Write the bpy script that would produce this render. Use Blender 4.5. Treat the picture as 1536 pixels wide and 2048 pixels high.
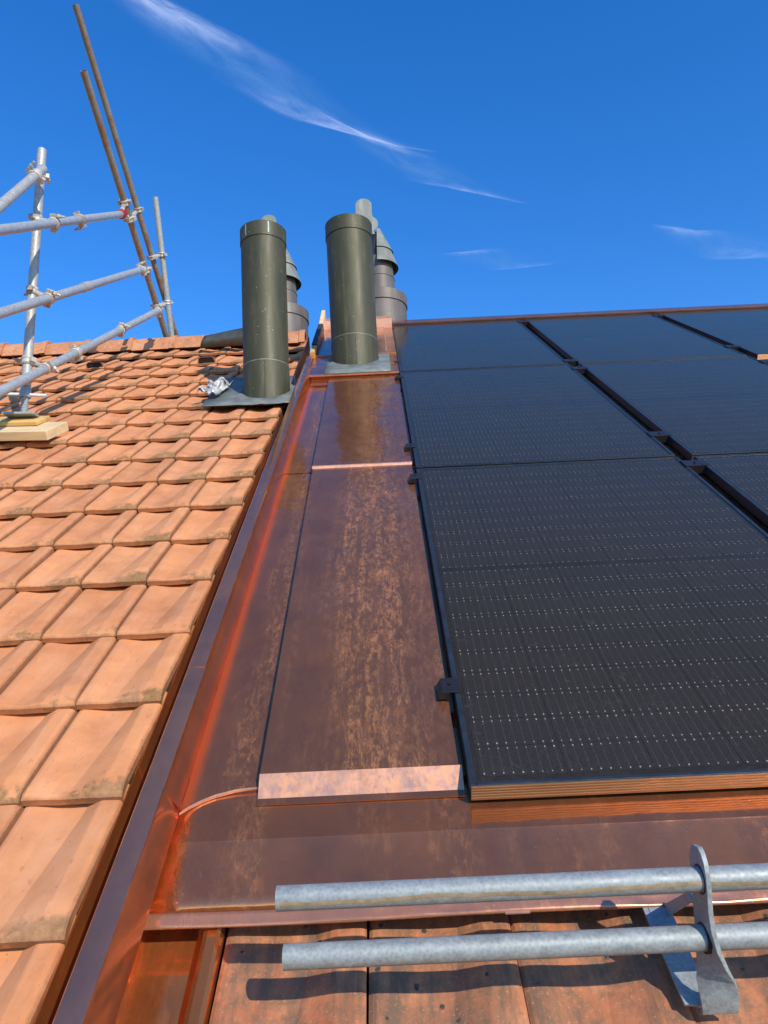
import bpy, bmesh, math, random
from mathutils import Vector, Matrix
random.seed(7)
SC = bpy.context.scene
COL = SC.collection
for o in list(bpy.data.objects): bpy.data.objects.remove(o)

# ------------------------------------------------------------------ camera, sky, sun, exposure
CAM_H = 8.0                                  # camera height above the ground
PITCH = math.radians(35.56)                  # roof pitch
CT, ST = math.cos(PITCH), math.sin(PITCH)
cam_d = bpy.data.cameras.new('camera'); cam = bpy.data.objects.new('camera', cam_d); COL.objects.link(cam)
cam_d.sensor_fit = 'VERTICAL'; cam_d.sensor_height = 36.0; cam_d.lens = 36.0 * 1500.0 / 2048.0
cam_d.clip_start = 0.02; cam_d.clip_end = 60000
def look(yaw, pitch, roll):
    f = Vector((math.sin(yaw) * math.cos(pitch), math.cos(yaw) * math.cos(pitch), math.sin(pitch)))
    r = Vector((math.cos(yaw), -math.sin(yaw), 0)); u = r.cross(f)
    r2 = r * math.cos(roll) + u * math.sin(roll); u2 = u * math.cos(roll) - r * math.sin(roll)
    return Matrix(((r2.x, u2.x, -f.x, 0), (r2.y, u2.y, -f.y, 0), (r2.z, u2.z, -f.z, CAM_H), (0, 0, 0, 1)))
cam.matrix_world = look(math.radians(-0.0113), math.radians(12.5266), math.radians(-2.6395))
SC.camera = cam

SUN_EL, SUN_AZ = math.radians(31.0), math.radians(149.0)
wd = bpy.data.worlds.new('World'); SC.world = wd; wd.use_nodes = True
nt = wd.node_tree; bg = nt.nodes['Background']
sky = nt.nodes.new('ShaderNodeTexSky'); sky.sky_type = 'NISHITA'; sky.sun_disc = False
sky.sun_elevation = SUN_EL; sky.sun_rotation = SUN_AZ
sky.altitude = 300; sky.air_density = 1.15; sky.dust_density = 0.15; sky.ozone_density = 5.0
hs = nt.nodes.new('ShaderNodeHueSaturation'); hs.inputs['Saturation'].default_value = 1.28; hs.inputs['Hue'].default_value = 0.510
nt.links.new(sky.outputs[0], hs.inputs['Color']); nt.links.new(hs.outputs[0], bg.inputs['Color'])
bg.inputs['Strength'].default_value = 0.15
sd = bpy.data.lights.new('sun', 'SUN'); sun = bpy.data.objects.new('sun', sd); COL.objects.link(sun)
sd.energy = 2.9; sd.angle = math.radians(0.53); sd.color = (1.0, 0.90, 0.76)
sdir = Vector((math.sin(SUN_AZ) * math.cos(SUN_EL), math.cos(SUN_AZ) * math.cos(SUN_EL), math.sin(SUN_EL)))
sun.rotation_euler = sdir.to_track_quat('Z', 'Y').to_euler(); sun.location = (10, -20, 30)
vs = SC.view_settings; vs.view_transform = 'Standard'; vs.look = 'None'; vs.exposure = 0.70; vs.gamma = 1.0
vs.use_curve_mapping = False

# ------------------------------------------------------------------ frames
# roof frame: u across, v up the slope, w out of the roof (panel faces are w = 0); world frame W: x, y, z from the camera's foot
M_ROOF = Matrix(((1, 0, 0, 0), (0, CT, -ST, ST), (0, ST, CT, CAM_H - CT), (0, 0, 0, 1)))
M_WORLD = Matrix.Translation((0, 0, CAM_H))

# ------------------------------------------------------------------ materials
def new_mat(name):
    m = bpy.data.materials.new(name); m.use_nodes = True
    t = m.node_tree; b = t.nodes['Principled BSDF']
    return m, t, b
def node(t, kind, **kw):
    n = t.nodes.new(kind)
    for k, v in kw.items():
        if k in n.inputs: n.inputs[k].default_value = v
        else: setattr(n, k, v)
    return n
def L(t, a, b): t.links.new(a, b)
def ramp(t, fac, stops, interp='LINEAR'):
    r = t.nodes.new('ShaderNodeValToRGB'); r.color_ramp.interpolation = interp
    e = r.color_ramp.elements
    while len(e) < len(stops): e.new(0.5)
    for i, (p, c) in enumerate(stops):
        e[i].position = p; e[i].color = (c[0], c[1], c[2], 1) if not isinstance(c, (int, float)) else (c, c, c, 1)
    L(t, fac, r.inputs[0]); return r.outputs[0]
def mixc(t, fac, a, b, mode='MIX'):
    n = t.nodes.new('ShaderNodeMix'); n.data_type = 'RGBA'; n.blend_type = mode
    for s, v in ((0, fac), (6, a), (7, b)):
        if isinstance(v, (int, float)): n.inputs[s].default_value = v
        elif isinstance(v, tuple): n.inputs[s].default_value = (*v, 1) if len(v) == 3 else v
        else: L(t, v, n.inputs[s])
    return n.outputs[2]
def mth(t, op, a, b=None, clamp=False):
    n = t.nodes.new('ShaderNodeMath'); n.operation = op; n.use_clamp = clamp
    for i, v in enumerate((a, b)):
        if v is None: continue
        if isinstance(v, (int, float)): n.inputs[i].default_value = v
        else: L(t, v, n.inputs[i])
    return n.outputs[0]
def coords(t, scale=(1, 1, 1), rnd=0.0, loc=(0, 0, 0)):
    tc = t.nodes.new('ShaderNodeTexCoord'); mp = t.nodes.new('ShaderNodeMapping')
    mp.inputs['Scale'].default_value = scale; mp.inputs['Location'].default_value = loc
    v = tc.outputs['Object']
    if rnd:
        oi = t.nodes.new('ShaderNodeObjectInfo'); vm = t.nodes.new('ShaderNodeVectorMath'); vm.operation = 'ADD'
        mm = mth(t, 'MULTIPLY', oi.outputs['Random'], rnd)
        L(t, v, vm.inputs[0]); L(t, mm, vm.inputs[1]); v = vm.outputs[0]
    L(t, v, mp.inputs['Vector']); return mp.outputs[0]
def noise(t, vec, scale, detail=4, rough=0.55, dist=0.0):
    n = node(t, 'ShaderNodeTexNoise', Scale=scale, Detail=detail, Roughness=rough, Distortion=dist)
    L(t, vec, n.inputs['Vector']); return n.outputs['Fac']
def bump(t, h, strength, dist, b, prev=None):
    n = node(t, 'ShaderNodeBump', Strength=strength, Distance=dist); L(t, h, n.inputs['Height'])
    if prev is not None: L(t, prev, n.inputs['Normal'])
    L(t, n.outputs[0], b.inputs['Normal']); return n.outputs[0]
def rnd_out(t): return t.nodes.new('ShaderNodeObjectInfo').outputs['Random']

def mat_simple(name, col, rough=0.5, metal=0.0, vary=0.25, scale=12, bumps=0.0, stretch=(1, 1, 1)):
    m, t, b = new_mat(name)
    v = coords(t, stretch, 7.0); n = noise(t, v, scale, 6, 0.6)
    lo = tuple(c * (1 - vary) for c in col); hi = tuple(min(1, c * (1 + vary)) for c in col)
    L(t, ramp(t, n, [(0.3, lo), (0.7, hi)]), b.inputs['Base Color'])
    L(t, ramp(t, n, [(0.3, rough * 0.85), (0.7, min(1, rough * 1.15))]), b.inputs['Roughness'])
    b.inputs['Metallic'].default_value = metal
    if bumps: bump(t, noise(t, v, scale * 6, 4), bumps, 0.002, b)
    return m

def mat_tile(name, old=False):
    m, t, b = new_mat(name)
    v = coords(t, (1, 1, 1), 23.0); vl = coords(t)
    sp = node(t, 'ShaderNodeSeparateXYZ'); L(t, vl, sp.inputs[0])
    r = rnd_out(t)
    big = noise(t, v, 9, 5, 0.6); fine = noise(t, v, 160, 4, 0.65); mid = noise(t, v, 38, 5, 0.65)
    if not old:
        c = ramp(t, big, [(0.25, (0.46, 0.18, 0.076)), (0.5, (0.60, 0.25, 0.103)), (0.75, (0.68, 0.31, 0.14))])
        tint = ramp(t, r, [(0.0, (0.80, 0.76, 0.74)), (0.3, (0.97, 0.92, 0.88)), (0.65, (1.06, 1.02, 0.95)), (0.85, (1.0, 1.06, 1.10)), (1.0, (0.90, 0.86, 0.86))])
        c = mixc(t, 1.0, c, tint, 'MULTIPLY')
        sc = noise(t, coords(t, (1, 0.45, 1), 31.0), 55, 3, 0.7)          # small dark scuffs along the slope
        c = mixc(t, ramp(t, sc, [(0.62, 0), (0.72, 0.6)]), c, (0.27, 0.11, 0.055))
        # lichen and soot on the front right shoulder, heavier on some tiles
        mx = ramp(t, sp.outputs['X'], [(0.07, 0.0), (0.15, 1.0), (0.2, 1.0)])
        fx = mth(t, 'SUBTRACT', 1.0, mth(t, 'MULTIPLY', sp.outputs['Y'], 17.0), True)
        bandx = mth(t, 'MULTIPLY', fx, mth(t, 'ADD', mx, 0.32))
        dirt = mth(t, 'MULTIPLY', bandx, mth(t, 'ADD', mth(t, 'MULTIPLY', mid, 2.4), mth(t, 'SUBTRACT', mth(t, 'MULTIPLY', r, 0.8), 1.12)))
        k = ramp(t, dirt, [(0.20, 0), (0.55, 0.8)])
        lic = ramp(t, noise(t, v, 75, 4, 0.7), [(0.38, (0.07, 0.055, 0.022)), (0.55, (0.15, 0.105, 0.038)), (0.72, (0.34, 0.20, 0.09))])
        c = mixc(t, k, c, lic)
        dusty = noise(t, coords(t, (1, 0.5, 1), 17.0), 16, 5, 0.65)
        c = mixc(t, ramp(t, dusty, [(0.45, 0.0), (0.75, 0.4)]), c, (0.70, 0.36, 0.205))
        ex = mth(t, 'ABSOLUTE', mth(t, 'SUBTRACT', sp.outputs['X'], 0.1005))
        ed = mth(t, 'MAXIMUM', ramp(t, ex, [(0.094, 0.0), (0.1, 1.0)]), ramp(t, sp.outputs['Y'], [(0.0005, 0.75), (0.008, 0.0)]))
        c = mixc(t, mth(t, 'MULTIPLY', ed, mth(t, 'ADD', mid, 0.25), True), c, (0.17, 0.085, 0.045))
        c = mixc(t, ramp(t, noise(t, v, 70, 3, 0.6), [(0.72, 0.0), (0.76, 0.8)]), c, (0.10, 0.07, 0.04))
        c = mixc(t, ramp(t, fine, [(0.25, 0.0), (0.8, 0.32)]), c, (0.63, 0.305, 0.14))
    else:
        st = noise(t, coords(t, (1, 0.16, 1), 23.0), 34, 5, 0.6)
        c = ramp(t, big, [(0.3, (0.36, 0.125, 0.055)), (0.55, (0.47, 0.18, 0.08)), (0.75, (0.56, 0.26, 0.13))])
        c = mixc(t, ramp(t, st, [(0.43, 0.0), (0.64, 0.82)]), c, (0.13, 0.09, 0.06))
        c = mixc(t, ramp(t, mid, [(0.46, 0.0), (0.66, 0.68)]), c, (0.15, 0.105, 0.065))
        vo = node(t, 'ShaderNodeTexVoronoi', Scale=26.0); L(t, v, vo.inputs['Vector'])
        spot = mth(t, 'ADD', vo.outputs['Distance'], mth(t, 'MULTIPLY', noise(t, v, 60, 3), 0.35))
        c = mixc(t, ramp(t, spot, [(0.27, 0.95), (0.31, 0.0)]), c, (0.045, 0.043, 0.04))
        c = mixc(t, ramp(t, noise(t, v, 210, 3, 0.7), [(0.58, 0.0), (0.72, 0.65)]), c, (0.56, 0.30, 0.17))
    L(t, c, b.inputs['Base Color']); b.inputs['Roughness'].default_value = 0.82
    b.inputs['Specular IOR Level'].default_value = 0.25
    hgt = mth(t, 'ADD', mth(t, 'MULTIPLY', fine, 0.4), mth(t, 'MULTIPLY', mid, 0.8))
    bump(t, hgt, 0.55 if not old else 0.7, 0.0026, b)
    return m

def mat_ridge(name):
    m, t, b = new_mat(name); v = coords(t, (1, 1, 1), 23.0)
    c = ramp(t, noise(t, v, 7, 6, 0.65), [(0.3, (0.40, 0.155, 0.065)), (0.55, (0.53, 0.22, 0.095)), (0.75, (0.60, 0.29, 0.14))])
    c = mixc(t, ramp(t, noise(t, v, 34, 6, 0.7), [(0.54, 0.0), (0.64, 0.8)]), c, (0.40, 0.35, 0.25))
    c = mixc(t, ramp(t, noise(t, v, 22, 5, 0.7, 0.5), [(0.58, 0.0), (0.68, 0.75)]), c, (0.14, 0.085, 0.04))
    L(t, c, b.inputs['Base Color']); b.inputs['Roughness'].default_value = 0.85
    bump(t, noise(t, v, 90, 4, 0.65), 0.4, 0.002, b); return m

def mat_copper(name, stains=0.5, rough=0.12, film=(0.52, 0.185, 0.082), loc=(0, 0, 0), warp=0.5, diff=0.19, runs=None, red_bounce=None):
    """tarnished copper sheet: thin oxide over metal, mineral water marks running down the slope, scuffs and specks"""
    m, t, b = new_mat(name)
    v = coords(t, (1, 1, 1), 0, loc); vs_ = coords(t, (1, 0.30, 1), 0, loc); vs2 = coords(t, (1, 0.05, 1), 0, loc)
    cloud = noise(t, v, 6.0, 6, 0.65)
    c = ramp(t, cloud, [(0.32, (film[0] * 0.72, film[1] * 0.80, film[2] * 0.95)), (0.68, (film[0] * 1.12, film[1] * 1.1, film[2] * 1.0))])
    zone = ramp(t, noise(t, vs2, 9, 2, 0.5, 0.2), [(0.44, 0.0), (0.60, 1.0)])
    if runs:                                 # water track down from the flue foot: (centre, half width) in metres across
        sx = node(t, 'ShaderNodeSeparateXYZ'); L(t, coords(t), sx.inputs[0])
        wob = mth(t, 'MULTIPLY', mth(t, 'SUBTRACT', noise(t, coords(t, (1, 0.5, 1)), 5, 5, 0.6), 0.5), 0.22)
        dd = mth(t, 'DIVIDE', mth(t, 'ABSOLUTE', mth(t, 'SUBTRACT', mth(t, 'ADD', sx.outputs['X'], wob), runs[0])), runs[1])
        zone = mth(t, 'MAXIMUM', ramp(t, dd, [(0.35, 1.0), (1.0, 0.0)]), mth(t, 'MULTIPLY', zone, 0.45))
    fl = noise(t, coords(t, (1, 0.42, 1), 0, loc), 74, 8, 0.74)            # fine speckle
    st = noise(t, coords(t, (1, 0.045, 1), 0, loc), 46, 5, 0.62)             # drip runs
    mott = mth(t, 'MULTIPLY', ramp(t, fl, [(0.44, 0.0), (0.60, 1.0)]), ramp(t, st, [(0.40, 0.12), (0.60, 1.0)]))
    d = mth(t, 'ABSOLUTE', mth(t, 'SUBTRACT', noise(t, coords(t, (1, 0.2, 1), 0, loc), 15, 6, 0.7, 0.3), 0.5))
    line = ramp(t, d, [(0.004, 1.0), (0.026, 0.0)])
    k = mth(t, 'MULTIPLY', zone, mth(t, 'ADD', mth(t, 'MULTIPLY', mott, 0.85), mth(t, 'MULTIPLY', line, 0.40)), True)
    k = mth(t, 'MULTIPLY', k, stains, True)
    c = mixc(t, mth(t, 'MULTIPLY', zone, 0.38 * stains), c, (0.46, 0.185, 0.075))
    c = mixc(t, mth(t, 'MULTIPLY', k, 0.72), c, (0.64, 0.27, 0.09))
    soft = ramp(t, noise(t, coords(t, (1, 0.12, 1), 0, loc), 14, 4, 0.6), [(0.5, 0.0), (0.7, 0.55 * stains)])
    c = mixc(t, soft, c, (0.58, 0.225, 0.10))
    dark = ramp(t, noise(t, vs_, 12, 6, 0.65, 0.6), [(0.56, 0.0), (0.72, 0.4)])
    c = mixc(t, dark, c, (0.30, 0.115, 0.06))
    sp = ramp(t, noise(t, v, 210, 2, 0.5), [(0.735, 0.0), (0.76, 0.9)])
    c = mixc(t, sp, c, (0.85, 0.66, 0.55))
    sc2 = mth(t, 'ABSOLUTE', mth(t, 'SUBTRACT', noise(t, coords(t, (1.2, 1, 1), 0, loc), 23, 3, 0.5, 3.0), 0.5))
    sc2 = mth(t, 'MULTIPLY', ramp(t, sc2, [(0.001, 0.6), (0.004, 0.0)]), ramp(t, noise(t, v, 4, 2), [(0.5, 0.0), (0.62, 1.0)]))
    c = mixc(t, sc2, c, (0.80, 0.55, 0.42))
    fm_ = 0.0
    if red_bounce:                                # red light bounced off the upstand wall, put into the sheet's colour
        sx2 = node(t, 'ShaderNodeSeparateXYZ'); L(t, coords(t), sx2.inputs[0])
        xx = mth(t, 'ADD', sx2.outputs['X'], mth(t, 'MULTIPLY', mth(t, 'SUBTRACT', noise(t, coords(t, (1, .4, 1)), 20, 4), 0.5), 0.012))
        fm_ = ramp(t, xx, [(red_bounce[0], 1.0), (red_bounce[1], 0.0)], 'EASE'); c = mixc(t, fm_, c, (0.84, 0.145, 0.03))
    L(t, c, b.inputs['Base Color'])
    rg = mth(t, 'ADD', ramp(t, noise(t, v, 34, 4, 0.6), [(0.3, rough * 0.75), (0.75, rough * 1.4)]), mth(t, 'MULTIPLY', k, 0.25))
    L(t, rg, b.inputs['Roughness'])
    L(t, mth(t, 'SUBTRACT', mth(t, 'SUBTRACT', 1.0 - diff, mth(t, 'MULTIPLY', k, 0.30)), mth(t, 'MULTIPLY', fm_, 0.12)), b.inputs['Metallic'])
    h = mth(t, 'ADD', noise(t, v, 3.2, 2, 0.5), mth(t, 'MULTIPLY', noise(t, v, 13, 3, 0.5), 0.13))
    nb = bump(t, h, warp, 0.012, b)
    bump(t, noise(t, v, 420, 3, 0.6), 0.04, 0.001, b, nb)
    return m

def mat_galv(name, base=(0.50, 0.52, 0.52), rust=0.0, streak=False, rough=0.5):
    m, t, b = new_mat(name)
    v = coords(t, (1, 1, 1), 11.0)
    vo = node(t, 'ShaderNodeTexVoronoi', Scale=190.0); L(t, v, vo.inputs['Vector'])
    n = noise(t, v, 46, 7, 0.7)
    k = mth(t, 'ADD', mth(t, 'MULTIPLY', vo.outputs['Distance'], 0.35), mth(t, 'MULTIPLY', n, 0.8))
    c = ramp(t, k, [(0.3, tuple(x * 0.66 for x in base)), (0.62, base), (0.85, tuple(min(1, x * 1.25) for x in base))])
    if rust:
        rr = noise(t, v, 7, 6, 0.7)
        c = mixc(t, ramp(t, rr, [(0.5 - rust * 0.3, 0.0), (0.72 - rust * 0.3, 0.85)]), c, (0.25, 0.115, 0.055))
    L(t, c, b.inputs['Base Color']); b.inputs['Metallic'].default_value = 0.28 if not rust else 0.2
    L(t, ramp(t, n, [(0.3, rough * 0.8), (0.7, rough * 1.3)]), b.inputs['Roughness'])
    bump(t, noise(t, v, 240, 3), 0.08, 0.001, b)
    return m

MT = {}
MT['tile'] = mat_tile('terracotta'); MT['ridge'] = mat_ridge('lichened_terracotta'); MT['oldtile'] = mat_tile('weathered_terracotta', True)
MT['cu_base'] = mat_copper('copper_tray', 0.65, 0.10, runs=(0.105, 0.045), red_bounce=(0.012, 0.033))
MT['cu_cover'] = mat_copper('copper_cover', 1.0, 0.15, loc=(3.1, 1.7, 0), diff=0.20, warp=0.8, runs=(0.37, 0.15))
MT['cu_cover2'] = mat_copper('copper_cover_upper', 0.7, 0.12, loc=(7.3, 4.2, 0), diff=0.18, warp=0.9, runs=(0.40, 0.12))
MT['cu_cap'] = mat_copper('copper_cap', 0.12, 0.10, film=(0.60, 0.27, 0.165), loc=(1.3, 9.2, 0), diff=0.16)
MT['cu_wall'] = mat_copper('copper_wall', 0.25, 0.15, film=(0.72, 0.235, 0.095), loc=(5.3, 2.2, 0), diff=0.13, warp=0.15)
MT['cu_gutter'] = mat_copper('copper_gutter', 0.3, 0.10, film=(0.84, 0.25, 0.065), loc=(2.3, 6.1, 0), diff=0.18, warp=0.25)
MT['cu_apron'] = mat_copper('copper_apron', 0.5, 0.09, film=(0.56, 0.185, 0.075), loc=(8.8, 0.4, 0), diff=0.19, red_bounce=(0.008, 0.034), warp=0.7)
MT['cu_bright'] = mat_copper('copper_bright', 0.8, 0.34, film=(0.86, 0.47, 0.31), loc=(4.0, 4.0, 0), diff=0.4, runs=(0.34, 0.6))
MT['cu_fold'] = mat_copper('copper_fold', 0.15, 0.17, film=(0.95, 0.215, 0.045), loc=(9.3, 3.3, 0), diff=0.30, warp=0.12)  # red bounce light of the inner fold is part of this colour
MT['cu_hem'] = mat_copper('copper_hem', 0.3, 0.22, film=(0.62, 0.26, 0.145), loc=(6.6, 1.4, 0), diff=0.35, warp=0.4)
MT['lead'] = mat_simple('lead_sheet', (0.17, 0.19, 0.17), 0.55, 0.15, 0.3, 14, 0.15)
MT['darklead'] = mat_simple('dark_sheet', (0.065, 0.07, 0.062), 0.5, 0.3, 0.3, 14, 0.1)
def mat_flue(name, col, hi):
    m, t, b = new_mat(name)
    v = coords(t, (1, 1, 0.12), 5.0); n = noise(t, v, 22, 6, 0.62); n2 = noise(t, coords(t, (1, 1, 1), 5.0), 7, 4)
    c = ramp(t, n, [(0.3, tuple(x * 0.78 for x in col)), (0.55, col), (0.72, hi)])  # pale streaks vary the patina and also paint in a highlight
    c = mixc(t, ramp(t, n2, [(0.45, 0), (0.75, 0.35)]), c, (0.085, 0.066, 0.045))
    sp = noise(t, coords(t, (1, 1, 0.7), 5.0), 95, 2, 0.5)
    c = mixc(t, ramp(t, sp, [(0.72, 0), (0.76, 0.8)]), c, (0.42, 0.44, 0.38))
    L(t, c, b.inputs['Base Color']); b.inputs['Metallic'].default_value = 0.18
    L(t, ramp(t, n, [(0.3, 0.48), (0.75, 0.68)]), b.inputs['Roughness'])
    bump(t, n2, 0.12, 0.01, b)
    return m
MT['flue'] = mat_flue('patinated_copper', (0.055, 0.055, 0.022), (0.108, 0.108, 0.062))
MT['cowl'] = mat_flue('brown_patina', (0.13, 0.115, 0.10), (0.18, 0.165, 0.15))
MT['hood'] = mat_flue('pale_patina', (0.23, 0.25, 0.21), (0.36, 0.38, 0.33))
MT['verdigris'] = mat_simple('verdigris', (0.42, 0.55, 0.47), 0.8, 0, 0.2, 30)
MT['galv_dull'] = mat_galv('dull_galvanised', (0.285, 0.315, 0.31), rough=0.55); MT['galv'] = mat_galv('galvanised_steel', (0.36, 0.40, 0.42)); MT['galv_warm'] = mat_galv('galvanised_tube', (0.42, 0.42, 0.39), rough=0.5)
MT['galv_rust'] = mat_galv('rusted_tube', (0.27, 0.245, 0.20), 0.24); MT['coupler'] = mat_galv('cast_coupler', (0.55, 0.53, 0.46), 0.12)
MT['coupler_red'] = mat_simple('red_paint_steel', (0.42, 0.03, 0.03), 0.5, 0, 0.25, 40)
MT['wood'] = mat_simple('sawn_softwood', (0.66, 0.50, 0.27), 0.75, 0, 0.18, 14, 0.2, (0.12, 1, 1.6))
MT['wood2'] = mat_simple('yellow_board', (0.62, 0.38, 0.12), 0.7, 0, 0.2, 16, 0.2, (0.12, 1, 1.6))
MT['black'] = mat_simple('black_anodised', (0.022, 0.024, 0.028), 0.4, 0.5, 0.2, 20)
MT['clamp'] = mat_simple('black_clamp', (0.028, 0.026, 0.026), 0.38, 0.4, 0.2, 20)
MT['frame_top'] = mat_simple('frame_lip', (0.045, 0.055, 0.065), 0.35, 0.6, 0.2, 20)
MT['frame_copper_reflection'] = mat_simple('frame_groove_reflection', (0.40, 0.245, 0.125), 0.42, 0.8, 0.15, 14, 0.0, (0.2, 1, 1))  # exposed front edges: reflection of the copper put into the colour as tan
MT['cell'] = mat_simple('silicon_cell', (0.017, 0.017, 0.019), 0.35, 0.0, 0.3, 300)
MT['sheet'] = mat_simple('black_backsheet', (0.006, 0.006, 0.007), 0.5, 0, 0.2, 30)
MT['wire'] = mat_simple('busbar', (0.15, 0.15, 0.15), 0.4, 0.6, 0.2, 50)
MT['pad'] = mat_simple('solder_pad', (0.44, 0.44, 0.42), 0.4, 0.3, 0.2, 50)
MT['batten_dark'] = mat_simple('dark_membrane', (0.03, 0.03, 0.032), 0.6, 0, 0.2, 20)
MT['deck'] = mat_simple('underlay', (0.05, 0.035, 0.03), 0.9, 0, 0.3, 10)
MT['ruststain'] = mat_simple('rust_stain', (0.27, 0.20, 0.115), 0.6, 0, 0.35, 60)
MT['white'] = mat_simple('white_paint', (0.7, 0.7, 0.68), 0.5, 0, 0.1, 40)
m, t, b = new_mat('foil')
v = coords(t); n = noise(t, v, 22, 6, 0.7)
L(t, ramp(t, n, [(0.40, (0.05, 0.05, 0.05)), (0.5, (0.5, 0.5, 0.49)), (0.62, (0.72, 0.72, 0.7))]), b.inputs['Base Color'])
b.inputs['Roughness'].default_value = 0.5; b.inputs['Metallic'].default_value = 0.25; MT['foil'] = m
# panel glass: clear sheet with a Fresnel sheen and a little dust
m, t, b = new_mat('module_glass'); t.nodes.remove(b)
out = t.nodes['Material Output']
tr = t.nodes.new('ShaderNodeBsdfTransparent'); gl = node(t, 'ShaderNodeBsdfGlossy', Roughness=0.16); df = node(t, 'ShaderNodeBsdfDiffuse')
df.inputs['Color'].default_value = (0.42, 0.40, 0.36, 1); gl.inputs['Color'].default_value = (1.0, 0.82, 0.64, 1)
fr = node(t, 'ShaderNodeFresnel', IOR=1.47)
v = coords(t, (1, 1, 1), 9.0); d1 = noise(t, v, 26, 6, 0.75, 1.6); d2 = noise(t, v, 420, 2, 0.6); d3 = noise(t, v, 3.0, 3, 0.5)
smear = ramp(t, d1, [(0.60, 0.0), (0.72, 0.09)]); grain = ramp(t, d2, [(0.35, 0.0), (0.75, 0.042)])
dust = mth(t, 'ADD', mth(t, 'ADD', smear, grain), mth(t, 'MULTIPLY', d3, 0.018))
m1 = t.nodes.new('ShaderNodeMixShader'); L(t, dust, m1.inputs[0]); L(t, tr.outputs[0], m1.inputs[1]); L(t, df.outputs[0], m1.inputs[2])
m2 = t.nodes.new('ShaderNodeMixShader'); L(t, mth(t, 'MULTIPLY', mth(t, 'SUBTRACT', fr.outputs[0], 0.065, True), 1.5), m2.inputs[0]); L(t, m1.outputs[0], m2.inputs[1]); L(t, gl.outputs[0], m2.inputs[2])
L(t, m2.outputs[0], out.inputs['Surface']); MT['glass'] = m
m, t, b = new_mat('meadow'); v = coords(t)
L(t, ramp(t, noise(t, v, 0.05, 6), [(0.35, (0.05, 0.08, 0.025)), (0.65, (0.10, 0.11, 0.05))]), b.inputs['Base Color']); b.inputs['Roughness'].default_value = 0.9; MT['ground'] = m
# thin ice cloud
m, t, b = new_mat('cirrus'); t.nodes.remove(b); out = t.nodes['Material Output']
uv = t.nodes.new('ShaderNodeUVMap'); mp = node(t, 'ShaderNodeMapping'); mp.inputs['Scale'].default_value = (7, 4, 1); L(t, uv.outputs[0], mp.inputs[0])
n1 = noise(t, mp.outputs[0], 1.0, 9, 0.60, 0.5)
mp2 = node(t, 'ShaderNodeMapping'); mp2.inputs['Scale'].default_value = (20, 3.0, 1); mp2.inputs['Rotation'].default_value = (0, 0, 0.25); L(t, uv.outputs[0], mp2.inputs[0])
n2 = noise(t, mp2.outputs[0], 1.2, 8, 0.7, 0.6)
at = node(t, 'ShaderNodeAttribute', attribute_name='ice_amount')
dens = mth(t, 'MULTIPLY', at.outputs['Fac'], mth(t, 'ADD', ramp(t, n1, [(0.26, 0.0), (0.74, 0.72)]), ramp(t, n2, [(0.45, 0.0), (0.85, 0.12)])), True)
tr = t.nodes.new('ShaderNodeBsdfTransparent'); tl = t.nodes.new('ShaderNodeBsdfTranslucent'); tl.inputs[0].default_value = (0.92, 0.94, 0.92, 1)
m1 = t.nodes.new('ShaderNodeMixShader'); L(t, dens, m1.inputs[0]); L(t, tr.outputs[0], m1.inputs[1]); L(t, tl.outputs[0], m1.inputs[2])
L(t, m1.outputs[0], out.inputs['Surface']); MT['cirrus'] = m

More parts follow.
